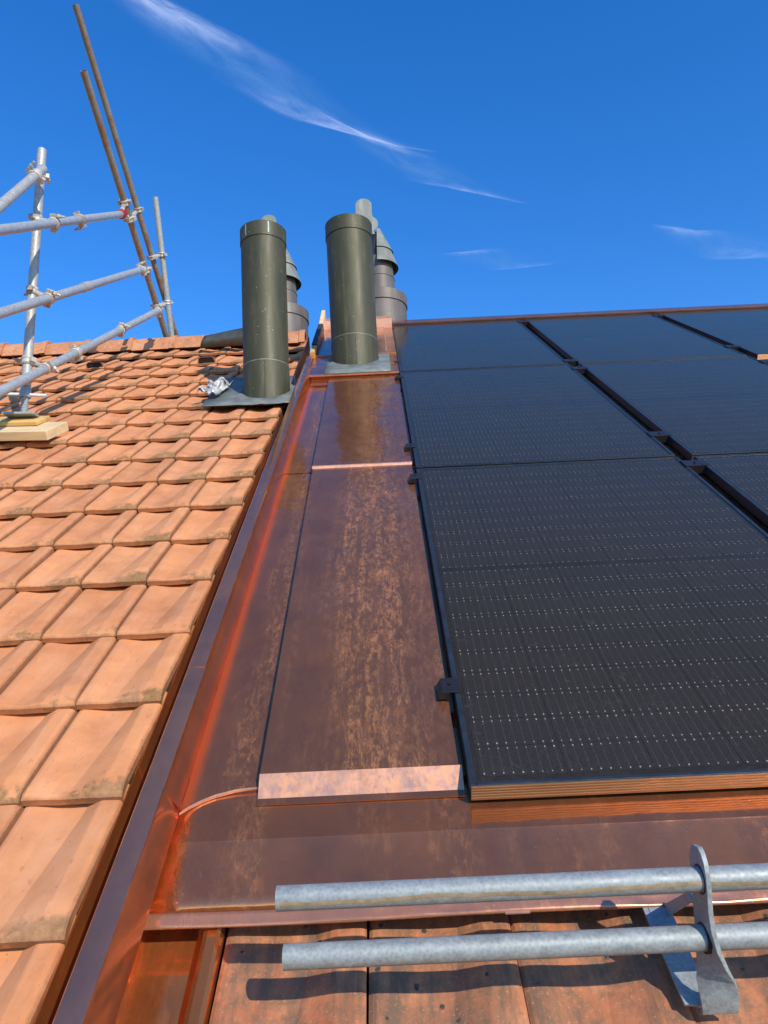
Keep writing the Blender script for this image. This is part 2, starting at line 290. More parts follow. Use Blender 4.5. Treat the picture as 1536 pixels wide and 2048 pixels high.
# ------------------------------------------------------------------ mesh helpers
class MB:
    def __init__(s): s.v = []; s.f = []
    def add(s, vs, fs):
        k = len(s.v); s.v += [tuple(p) for p in vs]; s.f += [tuple(i + k for i in f) for f in fs]; return s
    def box(s, a, b):
        (x0, y0, z0), (x1, y1, z1) = a, b
        return s.hexa([(x0, y0, z0), (x1, y0, z0), (x1, y1, z0), (x0, y1, z0), (x0, y0, z1), (x1, y0, z1), (x1, y1, z1), (x0, y1, z1)])
    def hexa(s, p): return s.add(p, [(3, 2, 1, 0), (4, 5, 6, 7), (0, 1, 5, 4), (1, 2, 6, 5), (2, 3, 7, 6), (3, 0, 4, 7)])
    def prism(s, poly, axis_vec):
        n = len(poly); a = Vector(axis_vec)
        vs = [Vector(p) for p in poly] + [Vector(p) + a for p in poly]
        fs = [tuple(range(n))[::-1], tuple(range(n, 2 * n))] + [(i, (i + 1) % n, n + (i + 1) % n, n + i) for i in range(n)]
        return s.add(vs, fs)
    def rings(s, rings, close=False, caps=True, wrap=True):
        n = len(rings[0]); k = len(rings); vs = [p for r in rings for p in r]; fs = []
        for j in range(k - 1 + (1 if close else 0)):
            for i in range(n if wrap else n - 1):
                a, b_ = j * n + i, j * n + (i + 1) % n; c, d = ((j + 1) % k) * n + (i + 1) % n, ((j + 1) % k) * n + i
                fs.append((a, b_, c, d))
        if caps and not close: fs += [tuple(range(n))[::-1], tuple(range((k - 1) * n, k * n))]
        return s.add(vs, fs)
    def tube(s, p0, p1, r, seg=20, bore=0.0, r1=None):
        p0, p1 = Vector(p0), Vector(p1); d = (p1 - p0).normalized(); a = d.orthogonal().normalized(); c = d.cross(a)
        r1 = r if r1 is None else r1
        ring = lambda p, q: [p + (a * math.cos(2 * math.pi * i / seg) + c * math.sin(2 * math.pi * i / seg)) * q for i in range(seg)]
        if bore:
            e = d * 0.25
            return s.rings([ring(p0 + e, bore), ring(p0, bore), ring(p0, r), ring(p1, r1), ring(p1, bore), ring(p1 - e, bore)], caps=True)
        return s.rings([ring(p0, r), ring(p1, r1)])
    def lathe(s, prof, c=(0, 0, 0), seg=48, a0=0, a1=2 * math.pi):
        full = abs(a1 - a0) > 6.28; n = seg if full else seg + 1
        rings = [[(c[0] + r * math.cos(a0 + (a1 - a0) * i / seg), c[1] + r * math.sin(a0 + (a1 - a0) * i / seg), c[2] + z) for i in range(n)] for r, z in prof]
        return s.rings(rings, caps=False, wrap=full)
    def grid(s, fn, nu, nv):
        vs = [fn(i / nu, j / nv) for j in range(nv + 1) for i in range(nu + 1)]
        return s.add(vs, [(j * (nu + 1) + i, j * (nu + 1) + i + 1, (j + 1) * (nu + 1) + i + 1, (j + 1) * (nu + 1) + i) for j in range(nv) for i in range(nu)])
    def sheet(s, prof, v0, v1, t=0.0015, nv=1, v0f=None, v1f=None):
        """folded sheet: (u, w) profile swept along v, with real thickness below"""
        P = [Vector((u, w)) for u, w in prof]; N = []
        for i in range(len(P)):
            d = Vector((0, 0))
            if i: d += (P[i] - P[i - 1]).normalized()
            if i < len(P) - 1: d += (P[i + 1] - P[i]).normalized()
            d.normalize(); N.append(Vector((-d.y, d.x)))
        if P[-1].x < P[0].x: N = [-q for q in N]
        B = [p - q * t for p, q in zip(P, N)]; loop = P + B[::-1]
        rings = []
        for j in range(nv + 1):
            rings.append([(q.x, (v0 if v0f is None else v0f(q.x)) * (1 - j / nv) + (v1 if v1f is None else v1f(q.x)) * j / nv, q.y) for q in loop])
        return s.rings(rings)
    def mesh(s, name, base=(0, 0, 0)):
        me = bpy.data.meshes.new(name)
        me.from_pydata([(x - base[0], y - base[1], z - base[2]) for x, y, z in s.v], [], s.f)
        bm = bmesh.new(); bm.from_mesh(me); bmesh.ops.recalc_face_normals(bm, faces=bm.faces); bm.to_mesh(me); bm.free()
        return me
def finish(me, mat, smooth):
    me.materials.append(MT[mat])
    if smooth:
        me.polygons.foreach_set('use_smooth', [True] * len(me.polygons))
        me.set_sharp_from_angle(angle=math.radians(smooth if smooth > 1 else 35))
def tag(o, label=None, cat=None, group=None, kind=None):
    for k, v in (('label', label), ('category', cat), ('group', group), ('kind', kind)):
        if v: o[k] = v
    return o
def thing(name, label, cat, base=(0, 0, 0), frame=None, group=None):
    o = bpy.data.objects.new(name, None); COL.objects.link(o); o.empty_display_size = 0.05
    o.matrix_world = (M_ROOF if frame is None else frame) @ Matrix.Translation(base)
    o['_base'] = list(base); tag(o, label, cat, group); return o
def part(name, mb, mat, parent, smooth=0, base=None, kind=None, label=None):
    bs = base if base is not None else list(parent['_base'])
    me = mb.mesh(name, bs); finish(me, mat, smooth)
    o = bpy.data.objects.new(name, me); COL.objects.link(o); o.parent = parent; o['_base'] = bs
    return tag(o, label, None, None, kind)
def top(name, mb, mat, label=None, cat=None, frame=None, base=(0, 0, 0), smooth=0, group=None, kind=None):
    me = mb.mesh(name, base); finish(me, mat, smooth)
    o = bpy.data.objects.new(name, me); COL.objects.link(o)
    o.matrix_world = (M_ROOF if frame is None else frame) @ Matrix.Translation(base); o['_base'] = list(base)
    return tag(o, label, cat, group, kind)
def bevel(o, w, seg=2):
    md = o.modifiers.new('bevel', 'BEVEL'); md.width = w; md.segments = seg; md.limit_method = 'ANGLE'; md.angle_limit = 0.6; return o

# ------------------------------------------------------------------ ground and clouds
g = MB().add([(-9000, -9000, -8.0), (9000, -9000, -8.0), (9000, 9000, -8.0), (-9000, 9000, -8.0)], [(0, 1, 2, 3)])
top('ground', g, 'ground', frame=M_WORLD, kind='structure')
def cloud(pts, label, dens):
    """ribbon of ice cloud 4 km up: pts are (x km, y km, half width km)"""
    mb = MB(); n = 60; mcross = 14; vs_, fs, uvs, att = [], [], [], []
    def ev(s):
        s *= len(pts) - 1; i = min(int(s), len(pts) - 2); f = s - i
        return [pts[i][k] * (1 - f) + pts[i + 1][k] * f for k in range(3)]
    for i in range(n + 1):
        x, y, hw = ev(i / n); x2, y2, _ = ev(min(1, i / n + 0.01)); x1, y1, _ = ev(max(0, i / n - 0.01))
        d = Vector((x2 - x1, y2 - y1)).normalized(); nn = Vector((-d.y, d.x))
        for j in range(mcross + 1):
            q = j / mcross * 2 - 1
            vs_.append((1000 * (x + nn.x * hw * q), 1000 * (y + nn.y * hw * q), 4000 + 60 * math.sin(7 * i / n + 2 * q)))
            s = i / n
            att.append(dens * max(0, 1 - q * q) ** 2.2 * min(1, s * 7) ** 0.8 * min(1, (1 - s) * 2.2))
            uvs.append((s, q * 0.5 + 0.5))
    for i in range(n):
        for j in range(mcross):
            a = i * (mcross + 1) + j; fs.append((a, a + 1, a + mcross + 2, a + mcross + 1))
    me = bpy.data.meshes.new('cirrus_cloud'); c0 = vs_[0]
    me.from_pydata([(x - c0[0], y - c0[1], z - c0[2]) for x, y, z in vs_], [], fs)
    u = me.uv_layers.new(name='UVMap')
    for lp in me.loops: u.data[lp.index].uv = uvs[lp.vertex_index]
    a = me.attributes.new('ice_amount', 'FLOAT', 'POINT'); a.data.foreach_set('value', att)
    finish(me, 'cirrus', 60)
    o = bpy.data.objects.new('cirrus_cloud', me); COL.objects.link(o); o.location = (c0[0], c0[1], c0[2] + CAM_H)
    tag(o, label, 'cloud', 'wisps of high cloud in the blue sky')
cloud([(-1.471, 3.476, 0.203), (-1.272, 3.748, 0.2), (-1.033, 3.998, 0.194), (-0.758, 4.235, 0.172), (-0.458, 4.519, 0.197), (-0.12, 4.785, 0.141), (0.252, 5.023, 0.12), (0.569, 5.169, 0.12)], 'long white diagonal cirrus streak across the upper left sky', 0.75)
cloud([(-0.329, 4.647, 0.092), (0.021, 5.007, 0.11), (0.335, 5.259, 0.117), (0.669, 5.436, 0.111), (1.026, 5.657, 0.12), (1.41, 5.894, 0.13)], 'faint cirrus wisp trailing below the end of the long streak', 0.55)
cloud([(2.686, 6.256, 0.16), (3.065, 6.514, 0.17), (3.418, 6.663, 0.181), (3.967, 6.779, 0.264), (4.816, 7.034, 0.368)], 'cirrus wisp at the right edge of the sky above the panels', 0.35)
cloud([(0.66, 6.61, 0.10), (1.06, 6.689, 0.12), (1.519, 6.773, 0.12), (1.984, 6.84, 0.10)], 'very faint short wisp low in the sky right of the flue pipes', 0.35)

# ------------------------------------------------------------------ clay tiles
TP_U, TP_V, W_L, U_EDGE, V_ROW0 = 0.2040, 0.3058, -0.060, -0.544, 1.1555
def tile_mesh(name, W, LEN, seed, mat, drop=0.030, amp=1.0):
    rr = random.Random(seed); mb = MB(); W -= 0.003; th = 0.016
    ts = [0, .035, .075, .12, .17, .23, .36, .55, .78, 1]
    w1 = rr.uniform(-.002, .002); w2 = rr.uniform(-.0015, .0015); cj = rr.uniform(-.02, .02)
    def cols(t_):
        q_ = min(1, t_ * 1.15)
        P_ = [(0, .006), (.025, .0095), (.06, .011), (.115, .0105), (.27 + .09 * q_ + cj, .0012), (.36 + .14 * q_ + cj, .0), (.43 + .21 * q_ + cj, .0006), (.775, .0195), (.80, .0212), (.84, .0215), (.93, .0215), (.97, .0195), (1, .014)]
        out = []
        for (a, x), (b_, y) in zip(P_, P_[1:]):
            for f in ((0, .5) if a in (.115,) or b_ == .775 else (0,)): out.append((a + (b_ - a) * f, x + (y - x) * f))
        return out + [P_[-1]]
    def z(p, s, t_):
        g_ = 0.0015 + 0.0205 * min(1, t_ / 0.19) ** 0.75; k = 0.003; p *= amp
        h_ = max(0, 1 - abs(p - g_) / k); m_ = min(p, g_) - h_ * h_ * k / 4
        return m_ - drop * t_ * LEN / TP_V + w1 * s + w2 * t_ - (0.003 if t_ == 0 else 0)
    row = lambda t_: [(x * W, t_ * LEN, z(p, x, t_)) for x, p in cols(t_)]
    rows = [row(t_) for t_ in ts]; n = min(len(r_) for r_ in rows)
    assert all(len(r_) == n for r_ in rows), [len(r_) for r_ in rows]
    mb.add([p for r_ in rows for p in r_], [(j * n + i, j * n + i + 1, (j + 1) * n + i + 1, (j + 1) * n + i) for j in range(len(ts) - 1) for i in range(n - 1)])
    mb.rings([rows[0], [(x, .002, q - th) for x, y, q in rows[0]], [(x, .05, q - th - .004) for x, y, q in rows[0]]], caps=False, wrap=False)
    for s_ in (0, -1):
        mb.rings([[r_[s_] for r_ in rows], [(r_[s_][0], r_[s_][1], r_[s_][2] - th) for r_ in rows]], caps=False, wrap=False)
    me = mb.mesh(name); bm = bmesh.new(); bm.from_mesh(me); bmesh.ops.remove_doubles(bm, verts=bm.verts, dist=1e-5)
    bmesh.ops.recalc_face_normals(bm, faces=bm.faces); bm.to_mesh(me); bm.free()
    finish(me, mat, 9); return me
TILES = [tile_mesh('tile', TP_U, TP_V + 0.055, s, 'tile') for s in range(4)]
# roof deck of the tiled slope with the far slope behind the ridge
V_RIDGE = 6.17
deck = MB()
deck.hexa([(-6.0, -0.6, -0.26), (U_EDGE - .01, -0.6, -0.26), (U_EDGE - .01, V_RIDGE, -0.26), (-6.0, V_RIDGE, -0.26), (-6.0, -0.6, -0.125), (U_EDGE - .01, -0.6, -0.125), (U_EDGE - .01, V_RIDGE - .02, -0.125), (-6.0, V_RIDGE - .02, -0.125)])
roof = top('tiled_roof', deck, 'deck', 'orange clay tile roof slope on the left with a row of ridge tiles', 'roof')
YR, ZR = V_RIDGE * CT - (W_L - 1) * ST, V_RIDGE * ST + (W_L - 1) * CT
def roofpt(x, y, z): # camera-foot world metres to roof frame
    return (x, y * CT + z * ST, -y * ST + z * CT + 1)
NROW = 16
def inview(u0, vv):
    # margin test against the photograph's framing, in the roof's own plane
    u, v = u0 / 1.06, vv / 1.06
    lim = -0.2 - 0.50 * (v + .35)
    return u > lim - 0.28
far = MB(); nt_ = 0
SKIP = set()
for r_ in range(-4, NROW):
    for c_ in range(0, 25):
        u0 = U_EDGE - (c_ + 1) * TP_U + 0.0015; v0 = V_ROW0 + r_ * TP_V + (.06 if r_ == NROW - 1 else 0)
        jz = random.uniform(-.0015, .0015); ju = random.uniform(-.0012, .0012); jr = random.uniform(-.006, .006); jv = random.uniform(-.003, .003)
        if r_ >= -2 and inview(u0 + TP_U, v0) :
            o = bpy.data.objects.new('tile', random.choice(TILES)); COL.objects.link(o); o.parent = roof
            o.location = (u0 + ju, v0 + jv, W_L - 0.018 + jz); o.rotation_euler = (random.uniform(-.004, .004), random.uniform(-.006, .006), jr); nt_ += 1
        else:
            me = TILES[(r_ * 7 + c_) % 4]
            far.add([(q.co.x + u0 + ju, q.co.y + v0 + jv, q.co.z + W_L - 0.018 + jz) for q in me.vertices], [tuple(p.vertices) for p in me.polygons])
part('tile_field', far, 'tile', roof, 32, kind='stuff', label='clay tiles beyond the left edge of the picture')
print('tiles', nt_)
back = MB(); bp = [roofpt(-6, YR, ZR - .02), roofpt(U_EDGE - .01, YR, ZR - .02), roofpt(U_EDGE - .01, YR + 5, ZR - 3.5), roofpt(-6, YR + 5, ZR - 3.5)]
back.prism(bp, tuple(Vector(roofpt(0, 0, -.1)) - Vector(roofpt(0, 0, 0))))
part('rear_slope', back, 'tile', roof)
# vent tiles: raised mouth
def vent(u0, v0):
    mb = MB(); W = 0.115; H = 0.034; LN = 0.17; k = 9
    outer, inner = [], []
    rings = []
    for q, (yy, sc, ww) in enumerate(((0.12, 0.86, .9), (0.0, 1.0, 1.0), (0.0, 1.14, 1.1), (LN * .5, .75, 1.05), (LN, 0.05, .9))):
        ring = []
        for i in range(k):
            a = math.pi * i / (k - 1); x = -math.cos(a); h_ = min(1, math.sin(a) * 1.6)
            ring.append((u0 + x * W / 2 * ww, v0 + yy, W_L - .012 - 0.028 * yy / TP_V + H * h_ * sc))
        rings.append(ring)
    mb.rings(rings, caps=False, wrap=False)
    part('vent_hood', mb, 'tile', roof, 40)
    dk = MB().box((u0 - W / 2 + .004, v0 - .0002, W_L - .03), (u0 + W / 2 - .004, v0 + .1, W_L - .012 + H * .8))
    part('vent_opening', dk, 'sheet', roof)
vent(-2.045, 5.445); vent(-1.235, 5.445)
# ridge tiles
def ridge_tile(u0, ln, r0, r1):
    mb = MB(); rings = []
    for uu, rad in ((u0 - ln, r0 * .95), (u0 - ln, r0), (u0 - .05, r1), (u0 - .045, r1 + .008), (u0, r1 + .011), (u0, r1 - .008), (u0 - .06, r1 - .012), (u0 - ln, r0 - .014)):
        sec = [(rad * math.sin(q), rad * math.cos(q) - .034) for q in [math.radians(-78 + 156 * i / 16) for i in range(17)]]
        sec = [(-rad * 1.22, -.085)] + sec + [(rad * 1.22, -.085)]
        rings.append([roofpt(uu, YR + y, ZR + zz) for y, zz in sec])
    mb.rings(rings, caps=False, wrap=False)
    return mb
for i in range(13):
    u0 = -0.60 - 0.345 * i
    o = part('ridge_tile', ridge_tile(u0 + .03, .385, .086, .093), 'ridge', roof, 40)
    o.location.z += random.uniform(-.004, .004)

# lower tiles, right of the copper trough
RP_U, W_R = 0.2355, -0.100
roof2 = top('tiled_roof', MB().box((-0.40, -0.9, -0.30), (4.2, 1.02, -0.155)), 'deck', 'old lichen-spotted clay tiles in the strip below the copper apron', 'roof')
OLD = [tile_mesh('tile', RP_U, 0.40, 20 + s, 'oldtile', drop=0.022, amp=.9) for s in range(3)]
for r_ in range(3):
    for c_ in range(18 if r_ else 8):
        if r_ and c_ > 7: break
        u0 = -0.293 + c_ * RP_U; v0 = 0.545 - r_ * 0.34
        o = bpy.data.objects.new('tile', OLD[(c_ + r_) % 3]); COL.objects.link(o); o.parent = roof2
        o.location = (u0, v0, W_R - 0.010 + random.uniform(-.001, .001)); o.rotation_euler = (0, random.uniform(-.006, .006), random.uniform(-.005, .005))

# ------------------------------------------------------------------ copper flashing
cu = thing('copper_flashing', 'brown tarnished copper flashing between the clay tiles and the solar panels', 'flashing', (-0.41, 0.86, -0.044))
WB, WC, WCAP = -0.044, -0.022, 0.020
# tray (base sheet): two lengths lapped
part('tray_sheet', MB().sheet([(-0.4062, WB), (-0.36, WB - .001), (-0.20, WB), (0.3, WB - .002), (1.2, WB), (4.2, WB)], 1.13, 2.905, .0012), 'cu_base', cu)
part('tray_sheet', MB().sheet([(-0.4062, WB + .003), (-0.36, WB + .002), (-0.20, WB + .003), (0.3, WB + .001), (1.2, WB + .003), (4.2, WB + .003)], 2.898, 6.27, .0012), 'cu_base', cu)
# verge upstand: wall, cap, hidden drop
def verge(v0, v1, dw):
    e = dw
    part('upstand_wall', MB().sheet([(-0.4055, WB + .001), (-0.4075, WB + .008), (-0.4225 - e, WCAP - .004 + e), (-0.4245 - e, WCAP + e)], v0, v1, .0012), 'cu_wall', cu, 30)
    part('verge_cap', MB().sheet([(-0.4246 - e, WCAP + e), (-0.4266 - e, WCAP + .0012 + e), (-0.445, WCAP + .0025 + e), (-0.4630, WCAP + .0005 + e), (-0.4652, WCAP - .0015 + e), (-0.466, -0.16)], v0, v1, .0012), 'cu_cap', cu, 30)
verge(-0.4, 1.452, 0.0); verge(1.446, 3.30, 0.0012); verge(3.295, 5.02, 0.0024)
def gutter(v0, v1, dw):
    part('gutter', MB().sheet([(-0.4675, -0.135), (-0.470, -0.150 + dw), (-0.530, -0.153 + dw), (-0.5375, -0.146 + dw), (-0.5405 - dw, -0.11), (-0.5412 - dw, -0.086), (-0.5392 - dw, -0.0845)], v0, v1, .0012), 'cu_gutter', cu, 30)
gutter(-0.4, 1.262, 0); gutter(1.255, 2.60, -.0012); gutter(2.595, 4.05, -.0024)
# raised cover: two lengths, slanted bright front, folded seam between
def cover(v0, v1, u0a, u0b, u1, w, mat):
    mb = MB(); t = .0013
    mb.hexa([(u0a, v0, w - t), (u1, v0, w - t), (u1, v1, w - t), (u0b, v1, w - t), (u0a, v0, w), (u1, v0, w), (u1, v1, w), (u0b, v1, w)])
    o = part('cover_sheet', mb, mat, cu)
    s = MB().hexa([(u0a - .0005, v0, WB + .0045), (u0a + .001, v0, WB + .0045), (u0b + .001, v1, WB + .0045), (u0b - .0005, v1, WB + .0045), (u0a, v0, w - t), (u0a + .0015, v0, w - t), (u0b + .0015, v1, w - t), (u0b, v1, w - t)])
    part('cover_side', s, mat, cu)
    s2 = MB().hexa([(u1 - .0015, v0, WB + .0045), (u1, v0, WB + .0045), (u1, v1, WB + .0045), (u1 - .0015, v1, WB + .0045), (u1 - .0015, v0, w - t), (u1, v0, w - t), (u1, v1, w - t), (u1 - .0015, v1, w - t)])
    part('cover_side', s2, mat, cu)
cover(1.140, 2.898, -0.2630, -0.2830, 0.121, WC, 'cu_cover')
cover(2.892, 4.520, -0.2840, -0.2960, 0.121, WC + .005, 'cu_cover2')
fm = MB().hexa([(-0.2632, 1.094, WB + .003), (0.127, 1.094, WB + .003), (0.127, 1.0955, WB + .001), (-0.2632, 1.0955, WB + .001), (-0.2635, 1.139, WC + .0008), (0.127, 1.139, WC + .0008), (0.127, 1.1405, WC - .0012), (-0.2635, 1.1405, WC - .0012)])
part('cover_front', fm, 'cu_bright', cu)
fl = MB().box((-0.2635, 1.078, WB + .0015), (0.127, 1.0945, WB + .0032))
part('cover_flange', fl, 'cu_base', cu)
sm = MB().prism([(-0.2855, 2.8845, WC + .0002), (-0.2855, 2.8925, WC + .0075), (-0.2855, 2.902, WC + .0078), (-0.2855, 2.902, WC + .0055), (-0.2855, 2.895, WC + .0002)], (0.408, 0, 0))
part('folded_seam', sm, 'cu_bright', cu)
# torn curved edge where the upper tray laps over the apron
lap = MB(); pts = [(-0.4045, 1.066), (-0.39, 1.080), (-0.37, 1.094), (-0.345, 1.107), (-0.31, 1.118), (-0.285, 1.1215), (-0.262, 1.123)]
poly = [(u, v, WB + .0012) for u, v in pts] + [(-0.262, 1.16, WB + .0012), (-0.4045, 1.16, WB + .0012)]
lap.prism(poly, (0, 0, .0012)); part('lap_edge', lap, 'cu_base', cu)
rim = MB(); rr_ = []
for i, (u, v) in enumerate(pts):
    k = .0022 * (1 - abs(i - 2.5) / 5)
    rr_.append([(u, v - k - .0012, WB + .001), (u, v - k - .001, WB + .0035 + k), (u, v + .0012, WB + .0038 + k), (u, v + .001, WB + .001)])
rim.rings(rr_); part('lap_rim', rim, 'cu_bright', cu)
# apron over the lower tiles
WA = -0.086
ap = MB()
def apron_pt(a, b_):
    u = -0.4056 + (4.2 + 0.4056) * a
    prof_ = [(1.135, WB - .0012), (1.06, WB - .0014), (1.002, WB - .0018), (0.9995, WB - .0030), (0.942, WB - .021), (0.9405, WB - .0214), (0.885, WA + .006)]
    s = b_ * (len(prof_) - 1); i = min(int(s), len(prof_) - 2); f = s - i
    v = prof_[i][0] * (1 - f) + prof_[i + 1][0] * f; w = prof_[i][1] * (1 - f) + prof_[i + 1][1] * f
    edge = max(0, (1.02 - v) / .17)
    if a == 0: u -= 0.030 * min(1, edge)
    return (u, v, w + 0.0022 * math.sin(u * 9.0) * min(1, edge * 1.2))
ap.grid(apron_pt, 120, 12)
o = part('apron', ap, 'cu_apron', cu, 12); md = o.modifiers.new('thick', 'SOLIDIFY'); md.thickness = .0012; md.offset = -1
hem = MB()
def hem_pt(a, b_):
    u = -0.4356 + (4.2 + 0.4356) * a; v = 0.8855 - 0.024 * b_
    return (u, v, WA + .0066 + 0.0022 * math.sin(u * 9.0) - 0.006 * b_ + .0022 * math.sin(u * 31 + math.sin(u * 13) * 2) * b_ * (1 - b_) * 2)
hem.grid(hem_pt, 260, 4); o = part('apron_hem', hem, 'cu_hem', cu, 30); md = o.modifiers.new('thick', 'SOLIDIFY'); md.thickness = .004; md.offset = -1
part('hem_clip', MB().box((0.166, 0.858, WA + .0045), (0.206, 0.884, WA + .0072)), 'cu_bright', cu)
# flared foot of the upstand beside the apron
ft = MB(); ft.hexa([(-0.4356, 0.862, WA + .003), (-0.4345, 0.862, WA + .003), (-0.4055, 1.07, WB + .0005), (-0.4068, 1.07, WB + .0005), (-0.4255, 0.862, WCAP + .0006), (-0.4235, 0.862, WCAP + .0006), (-0.4205, 1.07, WCAP + .0006), (-0.4225, 1.07, WCAP + .0006)])
part('upstand_foot', ft, 'cu_wall', cu)
pl = MB().hexa([(-0.4225, 1.066, 0.012), (-0.4205, 1.066, 0.012), (-0.399, 1.068, -0.036), (-0.403, 1.068, -0.036), (-0.4222, 1.088, 0.012), (-0.4205, 1.088, 0.012), (-0.404, 1.088, -0.036), (-0.4055, 1.088, -0.036)])
part('corner_pleat', pl, 'cu_wall', cu)
part('solder_joint', MB().lathe([(0.0001, .004), (.004, .003), (.006, 0)], (-0.4195, 0.995, WB - .006), 10), 'lead', cu, 60)
part('solder_joint', MB().lathe([(0.0001, .003), (.003, .002), (.005, 0)], (-0.4295, 0.94, WB - .026), 10), 'lead', cu, 60)
# trough beside the lower tiles
part('gutter', MB().sheet([(-0.4335, WCAP - .01), (-0.4365, -0.128), (-0.4345, -0.135), (-0.346, -0.137), (-0.338, -0.132), (-0.326, -0.098), (-0.318, -0.093), (-0.303, -0.093), (-0.298, -0.098), (-0.297, -0.125)], -0.4, 0.96, .0012), 'cu_gutter', cu, 30)
# cross step below the flue, plate round the flue, upper sheets, ridge
part('step_front', MB().hexa([(-0.408, 4.515, WB + .004), (0.128, 4.515, WB + .004), (0.128, 4.517, WB + .004), (-0.408, 4.517, WB + .004), (-0.450, 4.512, 0.0), (0.130, 4.512, 0.0), (0.130, 4.514, 0.0), (-0.450, 4.514, 0.0)]), 'cu_wall', cu)
part('tray_end', MB().hexa([(-0.405, 4.40, WB + .0045), (-0.297, 4.40, WB + .0045), (-0.297, 4.515, WB + .016), (-0.405, 4.515, WB + .016), (-0.405, 4.40, WB + .0060), (-0.297, 4.40, WB + .0060), (-0.297, 4.514, WB + .018), (-0.405, 4.514, WB + .018)]), 'cu_wall', cu)
part('flue_plate', MB().box((-0.4235, 4.508, 0.0004), (0.131, 5.075, 0.002)), 'cu_cover2', cu)
part('plate_lip', MB().box((-0.4235, 4.503, -0.006), (0.131, 4.5075, 0.0035)), 'cu_bright', cu)
part('upper_sheet', MB().box((-0.4235, 5.062, 0.0025), (0.068, 6.10, 0.012)), 'cu_cap', cu)
part('upper_sheet', MB().box((0.070, 5.062, 0.0025), (0.131, 6.10, 0.007)), 'cu_cover', cu)
part('upper_lip', MB().box((-0.4235, 5.056, 0.0023), (0.131, 5.0615, 0.013)), 'cu_bright', cu)
part('ridge_upstand', MB().hexa([(-0.4235, 6.10, 0.004), (0.131, 6.10, 0.004), (0.131, 6.27, 0.004), (-0.4235, 6.27, 0.004), (-0.4235, 6.135, 0.075), (0.131, 6.135, 0.075), (0.131, 6.27, 0.075), (-0.4235, 6.27, 0.075)]), 'cu_bright', cu)
part('fold_rib', MB().box((0.062, 5.075, 0.0122), (0.069, 6.10, 0.020)), 'cu_bright', cu)
rg = MB(); YB, ZB = 6.335 * CT - (0.022 - 1) * ST, 6.335 * ST + (0.022 - 1) * CT
rg.prism([(-0.4, 6.262, -0.04), (-0.4, 6.262, 0.012), (-0.4, 6.275, 0.020), (-0.4, 6.335, 0.024), roofpt(-0.4, YB + .12, ZB - .03), roofpt(-0.4, YB + 4.5, ZB - 3.0), roofpt(-0.4, YB + 4.5, ZB - 3.2), roofpt(-0.4, YB, ZB - .2)], (4.6, 0, 0))
part('ridge_cap', rg, 'cu_cap', cu)
# unfinished top end: loose upright strip between tiles and cap
ls = MB().hexa([(-0.503, 4.40, -0.10), (-0.5015, 4.40, -0.10), (-0.478, 5.42, -0.10), (-0.4795, 5.42, -0.10), (-0.500, 4.50, 0.015), (-0.4985, 4.50, 0.015), (-0.476, 5.42, 0.085), (-0.4775, 5.42, 0.085)])
part('loose_upstand', ls, 'cu_cap', cu)
# timber left bare at the top of the verge
bt = thing('timber_batten', 'bare timber batten end above the copper verge cap, wrapped in dark membrane', 'batten', (-0.44, 5.02, 0.0))
part('lower_timber', bevel(part('timber', MB().box((-0.447, 5.02, 0.0), (-0.415, 5.26, 0.045)), 'wood2', bt), .002) and MB().box((-0.4435, 5.262, 0.005), (-0.418, 5.268, 0.04)), 'wood', bt)
part('membrane', MB().hexa([(-0.455, 5.27, -.01), (-0.41, 5.27, -.01), (-0.405, 6.0, -.01), (-0.452, 6.0, -.01), (-0.450, 5.27, 0.055), (-0.414, 5.27, 0.055), (-0.409, 6.0, 0.075), (-0.448, 6.0, 0.075)]), 'batten_dark', bt)
bevel(part('timber', MB().hexa([(-0.442, 6.0, 0.02), (-0.412, 6.0, 0.02), (-0.412, 6.40, 0.03), (-0.442, 6.40, 0.03), (-0.442, 6.0, 0.08), (-0.412, 6.0, 0.08), (-0.412, 6.40, 0.125), (-0.442, 6.40, 0.125)]), 'wood', bt), .002)

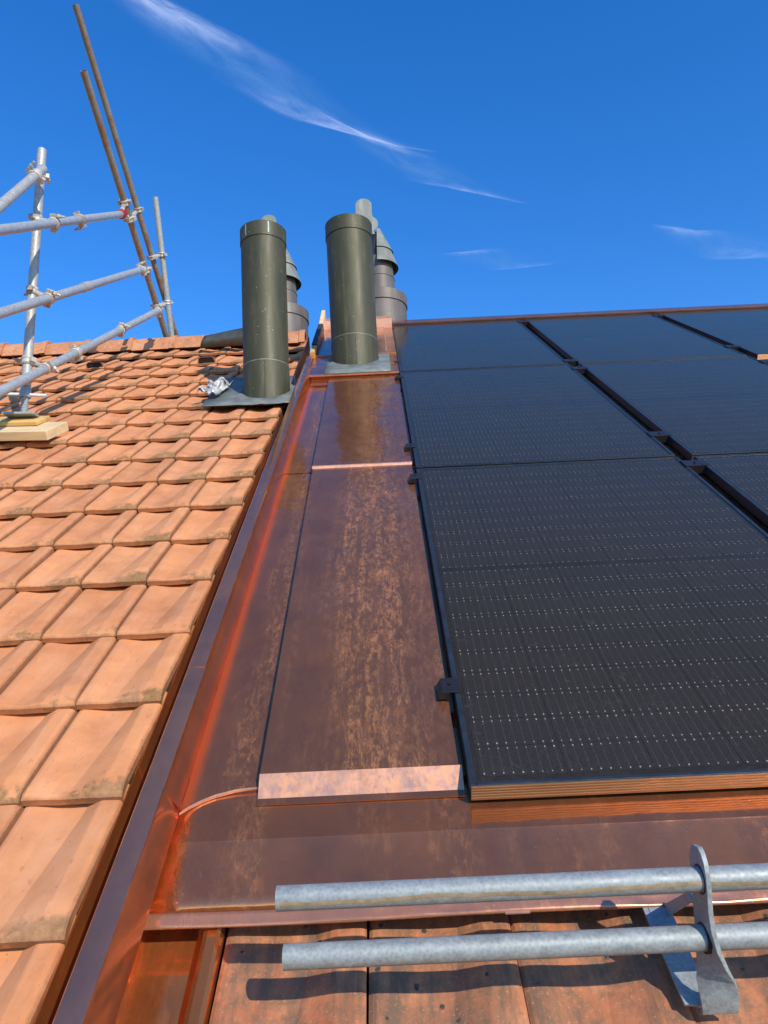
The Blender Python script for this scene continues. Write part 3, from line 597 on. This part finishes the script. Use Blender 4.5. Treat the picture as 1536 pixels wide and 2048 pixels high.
# ------------------------------------------------------------------ solar panels
PW, PH = 1.024, 1.712
def panel(u0, v0, label, cells_apart, edge='black'):
    th = thing('solar_panel', label, 'solar panel', (u0, v0, -0.035), group='black solar panels on the copper roof')
    B = lambda a, b_: MB().box((u0 + a[0], v0 + a[1], a[2]), (u0 + b_[0], v0 + b_[1], b_[2]))
    lip = .011
    fr_ = MB()
    fr_.box((u0, v0 + .0025, -.035), (u0 + lip, v0 + PH, 0)); fr_.box((u0 + PW - lip, v0 + .0025, -.035), (u0 + PW, v0 + PH, 0))
    fr_.box((u0 + lip + .0003, v0 + .0025, -.0345), (u0 + PW - lip - .0003, v0 + lip, -.0003)); fr_.box((u0 + lip + .0003, v0 + PH - lip, -.0345), (u0 + PW - lip - .0003, v0 + PH, -.0003))
    bevel(part('frame', fr_, 'frame_top', th), .0012, 2)
    gr = MB(); pf = [(0.002, -.0335), (0.0, -.0335)]
    for k in range(5):
        z0 = -.0325 + k * .0062
        pf += [(0.0, z0), (-.0004, z0 + .0012), (-.0004, z0 + .0042), (0.0003, z0 + .0052)]
    pf += [(0.0, -.0012), (0.002, -.0012)]
    gr.prism([(u0 + .0012, v0 + a, z) for a, z in pf], (PW - .0024, 0, 0)); part('grooved_edge', gr, edge, th)
    part('backsheet', B((lip, lip, -.012), (PW - lip, PH - lip, -.0052)), 'sheet', th)
    mx, my = .0205, .027; cw = (PW - 2 * mx) / 6; chh = (PH - 2 * my - .018) / 20
    arr = MB(); c = .006
    cm = None
    for r_ in range(20):
        for k in range(6):
            a, b_ = mx + k * cw + .001, my + r_ * chh + (.018 if r_ > 9 else 0) + .0008
            w, h = cw - .002, chh - .0016
            poly = [(c, 0), (w - c, 0), (w, c), (w, h), (0, h), (0, c)] if r_ % 2 == 0 else [(0, 0), (w, 0), (w, h - c), (w - c, h), (c, h), (0, h - c)]
            if cells_apart:
                key = r_ % 2
                if cm is None: cm = {}
                if key not in cm:
                    cm[key] = MB().prism([(x, y, 0) for x, y in poly], (0, 0, .0006)).mesh('cell'); finish(cm[key], 'cell', 0)
                o = bpy.data.objects.new('cell', cm[key]); COL.objects.link(o); o.parent = th; o.location = (a, b_, .0301)
            else:
                arr.prism([(u0 + a + x, v0 + b_ + y, -.0049) for x, y in poly], (0, 0, .0006))
    if not cells_apart: part('cell_array', arr, 'cell', th, kind='stuff')
    wi, pd = MB(), MB()
    for k in range(6):
        for q in range(9):
            x = u0 + mx + k * cw + cw * (q + .5) / 9
            for hf in range(2):
                y0 = v0 + my + hf * (10 * chh + .018) + .004
                wi.add([(x - .00028, y0, -.0041), (x + .00028, y0, -.0041), (x + .00028, y0 + 10 * chh - .008, -.0041), (x - .00028, y0 + 10 * chh - .008, -.0041)], [(0, 1, 2, 3)])
            for r_ in range(20):
                yb = v0 + my + r_ * chh + (.018 if r_ > 9 else 0)
                for yy in (yb + .0075, yb + chh - .0075):
                    s_ = .0012 * random.uniform(.7, 1.15); pd.add([(x - s_, yy - s_ * 1.3, -.0039), (x + s_, yy - s_ * 1.3, -.0039), (x + s_, yy + s_ * 1.3, -.0039), (x - s_, yy + s_ * 1.3, -.0039)], [(0, 1, 2, 3)])
    part('busbar_wires', wi, 'wire', th, kind='stuff'); part('solder_pads', pd, 'pad', th, kind='stuff')
    part('glass', MB().add([(u0 + lip, v0 + lip, -.0022), (u0 + PW - lip, v0 + lip, -.0022), (u0 + PW - lip, v0 + PH - lip, -.0022), (u0 + lip, v0 + PH - lip, -.0022)], [(0, 1, 2, 3)]), 'glass', th)
CU = [0.1345, 1.2240, 2.3120]; CV = [1.0585, 2.7930, 4.5270]
panel(CU[0], CV[0], 'nearest black solar panel, lowest in the column beside the copper cover', True, 'frame_copper_reflection')
panel(CU[0], CV[1], 'middle solar panel of the column beside the copper cover', True)
panel(CU[0], CV[2], 'top left solar panel beside the flue pipe, just below the ridge', False)
panel(CU[1], CV[0], 'lowest solar panel of the second column, at the right picture edge', False, 'frame_copper_reflection')
panel(CU[1], CV[1], 'middle solar panel of the second column from the copper', False)
panel(CU[1], CV[2], 'top solar panel of the second column, just below the copper ridge', False)
panel(CU[2], CV[2], 'top right solar panel at the picture edge, no panel below it', False, 'frame_copper_reflection')
# clamps
def clamp(u, v, end, label):
    th = thing('panel_clamp', label, 'clamp', (u, v, -.02), group='black clamps on the panel edges')
    if end:
        pr = MB().prism([(u - .036, v, WC + .0065), (u - .036, v, -.012), (u - .026, v, 0.0035), (u + .014, v, 0.0035), (u + .014, v, 0.0006), (u - .010, v, .0006), (u - .010, v, -.020), (u - .018, v, -.020), (u - .018, v, WC + .0065)], (0, .052, 0))
        bevel(part('clamp_body', pr, 'clamp', th), .001)
    else:
        pr = MB().prism([(u - .044, v, 0.0006), (u - .044, v, .0038), (u - .02, v, .0042), (u - .016, v, .003), (u + .016, v, .003), (u + .02, v, .0042), (u + .044, v, .0038), (u + .044, v, .0006), (u + .030, v, .0006), (u + .026, v, -.03), (u - .026, v, -.03), (u - .030, v, .0006)], (0, .060, 0))
        bevel(part('clamp_body', pr, 'clamp', th), .001)
    part('bolt', MB().lathe([(.0001, .0085 if not end else .0075), (.0045, .0085 if not end else .0075), (.0052, .006), (.0052, .0030)], ((u if not end else u - .008), v + .028, 0), 12), 'clamp', th, 40)
for v, lb in ((1.335, 'lowest black edge clamp on the nearest panel'), (2.655, 'edge clamp just below the joint of the lowest and middle panels'), (3.035, 'edge clamp just above the copper cover seam'), (4.355, 'edge clamp below the joint beside the grey flue flange'), (4.765, 'edge clamp beside the foot of the right flue pipe'), (6.08, 'topmost edge clamp on the left panel column')):
    clamp(0.1345, v, True, lb)
UM = [(CU[0] + PW + CU[1]) / 2, (CU[1] + PW + CU[2]) / 2]
for u, v, lb in ((UM[0], 1.335, 'bridging clamp low between the first and second panel columns'), (UM[0], 2.655, 'bridging clamp below the panel joint in the first gap'), (UM[0], 3.035, 'bridging clamp above the lower panel joint in the first gap'), (UM[0], 4.355, 'bridging clamp just below the upper panel joint in the first gap'), (UM[0], 4.57, 'bridging clamp just above the upper panel joint in the first gap'), (UM[0], 6.10, 'bridging clamp at the ridge end of the first gap'), (UM[1], 6.10, 'bridging clamp at the ridge end of the second gap'), (UM[1], 4.77, 'bridging clamp above the panel corner in the second gap'), (UM[1], 4.30, 'bridging clamp on the free edge beside the missing panel')):
    clamp(u, v, False, lb)

# ------------------------------------------------------------------ flue pipes
def flue(cx, cy, zb, zs, zc, zt, r, label, streaks, flange_uv, wf):
    th = thing('flue_pipe', label, 'flue pipe', (cx, cy, zb), M_WORLD)
    part('barrel', MB().lathe([(r, zs - .02), (r * 1.025, zt - .02), (r * .985, zt - .02), (r * .965, zt - .6)], (cx, cy, 0), 64), 'flue', th, 40)
    part('sleeve', MB().lathe([(r * 1.0, zb - .03), (r * 1.018, zs - .003), (r * 1.014, zs), (r * .99, zs)], (cx, cy, 0), 64), 'flue', th, 40)
    part('sleeve_rim', MB().lathe([(r * 1.018, zs - .0035), (r * 1.0225, zs - .003), (r * 1.0225, zs), (r * 1.014, zs + .001)], (cx, cy, 0), 64), 'hood', th, 40)
    part('seam', MB().box((cx - .0015 + .012, cy - r * 1.026, zb - .01), (cx + .0015 + .012, cy - r * 1.0, zs - .004)), 'flue', th)
    part('collar', MB().lathe([(r * 1.01, zc), (r * 1.055, zc - .001), (r * 1.063, zc + .006), (r * 1.055, zc + .012), (r * 1.055, zt - .004), (r * 1.061, zt), (r * 1.03, zt + .001), (r * 1.01, zt - .05)], (cx, cy, 0), 64), 'flue', th, 40)
    for o in th.children:                    # pipes lean a little to the left
        if o.name.split('.')[0] in ('barrel', 'collar', 'sleeve', 'sleeve_rim'): o.rotation_euler = (0, -.011, 0)
    for a, wd_ in streaks:
        mb = MB(); a = math.radians(a); rr = r * 1.0565; ww = wd_ / r
        mb.rings([[(cx + rr * math.cos(a + d), cy + rr * math.sin(a + d), zc + .014), (cx + rr * math.cos(a + d), cy + rr * math.sin(a + d), zt - .006)] for d in (-ww, 0, ww)], caps=False, wrap=False)
        part('drip_stain', mb, 'verdigris', th, 40).rotation_euler = (0, -.011, 0)
    fm_ = MB(); n = 48
    # flange sheet moulded up to the pipe: outer outline in the roof plane to an ellipse round the pipe
    (u0, v0), (u1, v1) = flange_uv; k = []
    def rp(x, y, z): return Vector((x, y * CT + z * ST, -y * ST + z * CT + 1))
    def on_roof(u, v, w): return (u, v * CT - (w - 1) * ST, v * ST + (w - 1) * CT)
    inner, mid_, outer = [], [], []
    for i in range(n):
        a = 2 * math.pi * i / n; ca, sa = math.cos(a), math.sin(a)
        x, y = cx + r * 1.02 * ca, cy + r * 1.02 * sa
        zz = ((y - ST) * math.tan(PITCH) - CT) + (wf) / CT
        zz = (y + (wf - 1) * ST) / CT * ST + (wf - 1) * CT
        inner.append((x, y, zz + .014))
        c_v = (cy + (wf - 1) * ST) / CT
        m_ = max(abs(ca), abs(sa)); sx, sy = ca / m_, sa / m_
        uu = (cx + (u1 - cx) * sx) if sx > 0 else (cx + (cx - u0) * sx); vv = (c_v + (v1 - c_v) * sy) if sy > 0 else (c_v + (c_v - v0) * sy)
        ou = on_roof(uu, vv, wf + .002 + random.uniform(-.002, .003) * (wf < -.01)); outer.append(ou)
        md_ = Vector(inner[-1]).lerp(Vector(ou), .18); md_.z -= .010; mid_.append(tuple(md_))
    fm_.rings([inner, mid_, outer], caps=False)
    o = part('flange', fm_, 'lead', th, 50); s_ = o.modifiers.new('thick', 'SOLIDIFY'); s_.thickness = .003; s_.offset = 0
flue(-0.652, 4.122, 1.575, 1.815, 2.612, 2.704, .1330, 'dark olive left flue pipe standing among the clay tiles', ((-128, .0022), (-68, .004)), ((-0.985, 4.065), (-0.486, 4.74)), -0.048)
flue(-0.141, 4.550, 1.905, 2.150, 2.900, 3.000, .1505, 'dark olive right flue pipe standing on the copper beside the panels', (), ((-0.326, 4.515), (0.081, 5.05)), 0.004)

# cowls behind the ridge
def cowl(cx, cy, zb, label, s=1.0):
    th = thing('chimney_cowl', label, 'chimney cowl', (cx, cy, zb - .6), M_WORLD)
    Zf = lambda z: zb + z * s
    part('base_drum', MB().lathe([(.222 * s, -.7), (.222 * s, .25 * s), (.0, .26 * s)], (cx, cy, zb), 56), 'cowl', th, 40)
    part('drum_band', MB().lathe([(.222 * s, .16 * s), (.231 * s, .16 * s), (.231 * s, .252 * s), (.226 * s, .257 * s), (.1, .26 * s)], (cx, cy, zb), 56), 'cowl', th, 40)
    part('neck', MB().lathe([(.130 * s, .24 * s), (.130 * s, .43 * s), (.134 * s, .432 * s), (.125 * s, .438 * s), (.125 * s, .62 * s)], (cx, cy, zb), 48), 'cowl', th, 40)
    a0, a1 = math.radians(-94), math.radians(165)     # hoods open towards the left front
    def hood(r0, z0, r1, z1, name):
        mb = MB().lathe([(r0 * s, z0 * s), (r1 * s, z1 * s), ((r1 - .006) * s, z1 * s), ((r0 - .006) * s, z0 * s)], (cx, cy, zb), 40, a0, a1)
        part(name, mb, 'hood', th, 40)
    hood(.172, .545, .118, .71, 'lower_hood'); hood(.134, .695, .030, .935, 'upper_hood')
    part('throat', MB().lathe([(.10 * s, .6 * s), (.09 * s, .72 * s), (.03 * s, .90 * s), (.0005, .91 * s)], (cx, cy, zb), 32), 'batten_dark', th, 40)
    # wind vane: a bent plate of two rounded lobes
    v_ = MB(); out_ = []
    for i in range(17): a = math.radians(180 - 180 * i / 16); out_.append((-.110 + .071 * math.cos(a), 1.165 + .071 * math.sin(a)))
    out_ += [(-.039, 1.06)]
    for i in range(9): a = math.radians(70 - 140 * i / 8); out_.append((-.050 + .062 * math.cos(a), .965 + .075 * math.sin(a)))
    out_ += [(-.02, .86), (-.08, .86), (-.14, .95), (-.181, 1.04)]
    v_.prism([(cx + x * s, cy - .05 + .08 * (z - .95) * s, zb + z * s) for x, z in out_], (0, .004, 0))
    part('vane', v_, 'hood', th)
cowl(0.052, 5.95, 2.95, 'wind cowl with paddle vane behind the right flue pipe at the ridge', 1.0)
cowl(-0.797, 5.95, 2.868, 'wind cowl with paddle vane behind the left flue pipe at the ridge', .97)

# curled dark sheet lying under the ridge by the left flue
cs = MB(); rings = []
for i in range(15):
    f = i / 14; uu = -1.335 + .42 * f; a_off = 0
    ring = []
    for k in range(13):
        a = math.radians(-20 + 250 * k / 12); rad = .040 + .028 * f
        if k > 8: rad *= 1.0 + (k - 8) * .10
        ring.append((uu + .02 * math.sin(a), 5.85 + .06 * f + rad * 1.3 * math.cos(a), -.045 + .055 + rad * math.sin(a) + .03 * f))
    rings.append(ring)
cs.rings(rings, caps=False, wrap=False)
o = top('curled_sheet', cs, 'darklead', 'dark curled metal sheet lying below the ridge beside the left flue pipe', 'metal sheet', base=(-1.33, 5.85, -.04), smooth=50)
md = o.modifiers.new('thick', 'SOLIDIFY'); md.thickness = .003
# crumpled pale foil on the flange
cf = MB(); R2 = random.Random(5)
def crumple(a, b_):
    x = a - .5; y = b_ - .5
    z = .035 * abs(math.sin(a * 9 + 2 * b_)) + .03 * math.sin(b_ * 11 + a * 4) * math.cos(a * 5) + R2.uniform(-.008, .008)
    return (-0.955 + x * .12 + y * .06, 4.36 + y * .28 + .03 * math.sin(a * 6), -.028 + max(0.004, .75 * z + .02 * (1 - 4 * x * x)))
cf.grid(crumple, 14, 18)
o = top('crumpled_foil', cf, 'foil', 'crumpled black and white foil scrap on the tiles beside the left flue', 'foil', base=(-0.955, 4.37, -.03), smooth=25)
md = o.modifiers.new('thick', 'SOLIDIFY'); md.thickness = .002

# ------------------------------------------------------------------ snow guard
TR = .01685
tb = thing('snow_guard', 'galvanised snow guard of two tubes on a twisted steel bracket below the apron', 'snow guard', (0.428, 0.70, -.09))
part('guard_tube', MB().tube((-0.178, 0.770, 0.083), (3.6, 0.770, 0.083), TR, 28, TR * .82), 'galv_dull', tb, 40, label='upper tube with a rusty stain line')
part('guard_tube', MB().tube((-0.1715, 0.735, 0.009), (3.6, 0.735, 0.009), TR, 28, TR * .82), 'galv_dull', tb, 40)
st_ = MB()
for k in range(60):
    pass
def stain(mb, v, w):
    rows = []
    for i in range(80):
        u = -0.172 + i * .045; wob = .10 * math.sin(i * .9) + .07 * math.sin(i * 2.3)
        rows.append([(u, v + (TR + .0003) * math.cos(a + wob), w + (TR + .0003) * math.sin(a + wob)) for a in [math.radians(x) for x in (146, 152, 158, 165)]])
    mb.rings(rows, caps=False, wrap=False); return mb
part('rust_line', stain(MB(), 0.770, 0.083), 'ruststain', tb, 60)
def bracket(uc):
    # strip on the tiles, foot bend, twist to upright
    st2 = MB().hexa([(uc - .034, .700, -.083), (uc + .008, .695, -.083), (uc + .004, .90, -.0905), (uc - .040, .90, -.0905), (uc - .034, .700, -.078), (uc + .008, .695, -.078), (uc + .004, .90, -.0855), (uc - .040, .90, -.0855)])
    part('base_strip', bevel(part('base_plate', st2, 'galv_dull', tb), .001) and MB().box((uc - .030, .845, -.0845), (uc + .0, .860, -.0825)), 'galv_dull', tb)
    # twisted upright: centre line (v, w), plate angle from across (0) to along the slope (90)
    path = [(.686, -.080, 0, .025), (.686, -.073, 0, .0255), (.689, -.063, 4, .0255), (.694, -.049, 14, .0245), (.702, -.034, 34, .023), (.712, -.016, 62, .0205), (.727, .002, 80, .0205), (.742, .022, 88, .021), (.756, .044, 90, .021), (.767, .066, 90, .0215), (.778, .086, 90, .0215), (.788, .100, 90, .020), (.795, .110, 90, .015), (.7985, .116, 90, .008)]
    rings = []
    for v, w, ang, hw in path:
        a = math.radians(ang); d = Vector((math.cos(a), -math.sin(a) * .80, math.sin(a) * .60)); nrm = Vector((-math.sin(a), -math.cos(a) * .80, math.cos(a) * .60))
        c = Vector((uc + .010 * (1 - ang / 90), v, w)); e = nrm.normalized() * .0036; hw *= 1.0 + .32 * ang / 90
        rings.append([tuple(c - d * hw - e), tuple(c + d * hw - e), tuple(c + d * hw + e), tuple(c - d * hw + e)])
    bevel(part('upright', MB().rings(rings), 'galv_dull', tb, 40), .0008)
    br = MB().prism([(uc - .003, .772, .030), (uc - .003, .790, .012), (uc - .003, .842, -.079), (uc - .003, .868, -.082), (uc - .003, .858, -.072), (uc - .003, .800, .022)], (.005, 0, 0))
    part('brace', br, 'galv_dull', tb)
    for v, w in ((.770, .083), (.735, .009)):
        o = part('tube_stop', MB().lathe([(TR + .0005, -.004), (TR + .0035, -.004), (TR + .0035, .004), (TR + .0005, .004)], (0, 0, 0), 24), 'black', tb, 40)
        bs = tb['_base']; o.data.transform(Matrix.Translation(Vector(bs)))
        o.data.transform(Matrix.Rotation(math.pi / 2, 4, 'Y')); o.data.transform(Matrix.Translation(Vector((uc - bs[0], v - bs[1], w - bs[2]))))
bracket(0.428); bracket(1.30)

# ------------------------------------------------------------------ scaffold
SR = .02415
def at_roof(u, v, w): return Vector((u, v * CT - (w - 1) * ST, v * ST + (w - 1) * CT))
def stube(name, p0, p1, mat, label, r=SR, extra=None, group='galvanised scaffold tubes'):
    th = top(name, MB().tube(p0, p1, r, 28, r * .86), mat, label, 'scaffold tube', M_WORLD, tuple(p1), 40, group)
    return th
V = Vector
POST0, POST1 = V((-1.834, 3.652, 1.406)), V((-1.799, 3.598, 2.939))
R1A, R1B = V((-1.654, 2.452, 1.644)), V((-1.747, 4.699, 3.285))
R2A, R2B = V((-1.762, 2.667, 1.366)), V((-1.692, 5.010, 3.037))
R3A, R3B = V((-1.840, 2.841, 1.042)), V((-1.670, 5.351, 2.888))
L2A, L2B = V((-1.811, 4.097, 3.921)), V((-1.723, 5.861, 2.739))
L1A, L1B = V((-2.033, 4.416, 4.790)), V((-1.792, 6.417, 2.985))
T0, T1 = V((-1.825, 5.640, 4.090)), V((-1.800, 6.20, 2.85))
D0, D1 = V((-1.721, 2.769, 1.828)), V((-1.746, 3.516, 2.754))
def ext(a, b, k): return a + (a - b).normalized() * k
po = thing('scaffold_post', 'upright scaffold post with a screw jack foot on timber boards', 'scaffold tube', tuple(POST0), M_WORLD, 'galvanised scaffold tubes')
up = (POST1 - POST0).normalized()
part('tube', MB().tube(POST0 + up * .16, POST1, SR, 28, SR * .86), 'galv_warm', po, 40)
sc_ = MB(); n = 14
prf = []
for i in range(n * 2 + 1): prf.append((.019 if i % 2 else .0165, .012 + .12 * i / (n * 2)))
sc_.lathe([(.0165, 0)] + prf, tuple(POST0), 20); part('screw', sc_, 'galv', po, 30)
part('jack_nut', MB().lathe([(.02, .100), (.0275, .100), (.0275, .150), (.025, .154), (.025, .170), (.02, .170)], tuple(POST0), 20), 'galv', po, 40)
part('nut_handle', MB().tube(POST0 + V((-.105, -.012, .122)), POST0 + V((.105, .012, .112)), .0085, 10), 'white', po, 40)
bp_ = POST0; part('foot_plate', MB().hexa([bp_ + V(q) for q in ((-.075, -.075, -.010), (.085, -.07, -.016), (.085, .08, -.016), (-.075, .08, -.010), (-.075, -.075, .0), (.085, -.07, -.006), (.085, .08, -.006), (-.075, .08, .0))]), 'galv', po)
stube('scaffold_rail', ext(R1A, R1B, 2.2), R1B, 'galv', 'top scaffold guard rail running up beside the roof to the red coupler')
stube('scaffold_rail', ext(R2A, R2B, 2.2), R2B, 'galv', 'middle scaffold rail with a sleeve joint')
part('joint_sleeve', MB().tube((-1.7215, 4.025, 2.335), (-1.7185, 4.112, 2.397), SR + .0045, 24), 'galv_warm', COL.objects['scaffold_rail.001'], 40, base=list(R2B))
stube('scaffold_rail', ext(R3A, R3B, 2.2), R3B, 'galv', 'lowest scaffold rail, close above the tiles')
stube('leaning_tube', L2A, L2B, 'galv_rust', 'rusty leaning scaffold tube, the shorter one in front')
stube('leaning_tube', L1A, L1B, 'galv_rust', 'longest leaning scaffold tube reaching the top of the picture')
stube('scaffold_post', T0, ext(T1, T0, .5), 'galv_warm', 'thin pale scaffold post rising from behind the ridge')
stube('scaffold_brace', ext(D0, D1, 1.6), D1, 'galv_warm', 'diagonal scaffold brace clamped to the post at the left picture edge')
def clamp_geo(p, d, toward, mbc, mbb):
    """one half coupler: two-piece collar round the tube, hinge lug and swing bolt"""
    d = d.normalized(); t_ = (toward - d * toward.dot(d)).normalized(); s_ = d.cross(t_)
    w = .021; ro, ri = .0325, .0245; seg = 22
    ring = lambda off, r: [p + d * off + (t_ * math.cos(2 * math.pi * i / seg) + s_ * math.sin(2 * math.pi * i / seg)) * r for i in range(seg)]
    mbc.rings([ring(-w, ri), ring(-w, ro - .004), ring(-w * .6, ro), ring(-w * .35, ro - .003), ring(w * .35, ro - .003), ring(w * .6, ro), ring(w, ro - .004), ring(w, ri)], caps=False)
    for sg in (-1, 1):                       # lugs either side
        c = p + s_ * (ro + .006) * sg
        q = [c + t_ * a + s_ * b_ + d * e for e in (-.012, .012) for a, b_ in ((-.016, -.009), (.016, -.009), (.016, .009), (-.016, .009))]
        mbc.add(q, [(3, 2, 1, 0), (4, 5, 6, 7), (0, 1, 5, 4), (1, 2, 6, 5), (2, 3, 7, 6), (3, 0, 4, 7)])
    b0 = p + s_ * (ro + .006); mbb.tube(b0 - t_ * .022, b0 + t_ * .058 * -1, .0058, 10)
    mbb.tube(b0 - t_ * .020, b0 - t_ * .036, .0115, 6)
def coupler(pa, da, pb, db, label, mat='coupler', flip=1):
    th = thing('scaffold_coupler', label, 'coupler', tuple(pa), M_WORLD, 'couplers on the scaffold tubes')
    mc, mb_ = MB(), MB(); tw = (pb - pa) if pb is not None else V((flip, -.3, .2))
    clamp_geo(pa, da, tw, mc, mb_); part('collar', mc, mat, th, 35); part('bolt', mb_, 'coupler', th, 35)
    if pb is not None:
        mc, mb_ = MB(), MB(); clamp_geo(pb, db, pa - pb, mc, mb_)
        part('collar', mc, 'coupler', th, 35); part('bolt', mb_, 'coupler', th, 35)
        part('pivot', MB().tube(pa + (pb - pa) * .3, pa + (pb - pa) * .7, .016, 12), 'coupler', th, 35)
r1, r2, r3, l1, l2 = R1B - R1A, R2B - R2A, R3B - R3A, L1B - L1A, L2B - L2A
coupler(V((-1.803, 3.603, 2.779)), up, V((-1.744, 3.435, 2.653)), D1 - D0, 'coupler joining the diagonal brace to the top of the post')
coupler(V((-1.809, 3.613, 2.514)), up, V((-1.701, 3.580, 2.467)), r1, 'coupler joining the post and the top rail')
coupler(V((-1.715, 3.933, 2.725)), r1, None, None, 'unused coupler left on the top rail', flip=1)
coupler(V((-1.745, 4.655, 3.253)), r1, V((-1.776, 4.800, 3.450)), l2, 'red painted coupler at the end of the top rail', 'coupler_red')
coupler(V((-1.771, 4.900, 3.383)), l2, V((-1.9072, 5.459, 3.849)), l1, 'pale coupler on the longer leaning tube beside the red one')
coupler(V((-1.818, 3.627, 2.097)), up, V((-1.733, 3.635, 2.056)), r2, 'coupler joining the post and the middle rail')
coupler(V((-1.694, 4.960, 3.001)), r2, V((-1.754, 5.231, 3.162)), l2, 'coupler at the end of the middle rail')
coupler(V((-1.827, 3.641, 1.706)), up, V((-1.779, 3.746, 1.708)), r3, 'coupler joining the post and the lowest rail')
coupler(V((-1.757, 4.062, 1.940)), r3, None, None, 'loose coupler on the lowest rail nearest the post')
coupler(V((-1.717, 4.656, 2.376)), r3, None, None, 'loose coupler halfway up the lowest rail', flip=-1)
coupler(V((-1.673, 5.300, 2.850)), r3, V((-1.742, 5.488, 2.990)), l2, 'coupler at the upper end of the lowest rail')
coupler(V((-1.742, 5.500, 2.982)), l2, V((-1.812, 6.000, 3.30)), T1 - T0, 'coupler low on the thin post behind the ridge')
coupler(V((-1.873, 5.747, 3.589)), l1, V((-1.818, 5.830, 3.66)), T1 - T0, 'coupler higher on the thin post behind the ridge')
# timber packing under the jack
pk = MB().hexa([(-2.35, 3.640, -.052), (-1.640, 3.570, -.052), (-1.600, 3.745, -.056), (-2.31, 3.815, -.056), (-2.35, 3.640, -.004), (-1.640, 3.570, -.004), (-1.600, 3.745, -.008), (-2.31, 3.815, -.008)])
bevel(top('timber_plank', pk, 'wood', 'pale sawn plank lying on the tiles under the scaffold foot', 'plank', base=(-1.64, 3.57, -.05)), .003)
pk = MB().hexa([(-2.05, 3.700, -.0035), (-1.725, 3.675, -.0035), (-1.705, 3.80, -.0075), (-2.03, 3.825, -.0075), (-2.05, 3.700, .018), (-1.725, 3.675, .018), (-1.705, 3.80, .014), (-2.03, 3.825, .014)])
bevel(top('timber_plank', pk, 'wood2', 'small yellow board between the plank and the jack foot plate', 'plank', base=(-1.72, 3.68, 0)), .003)
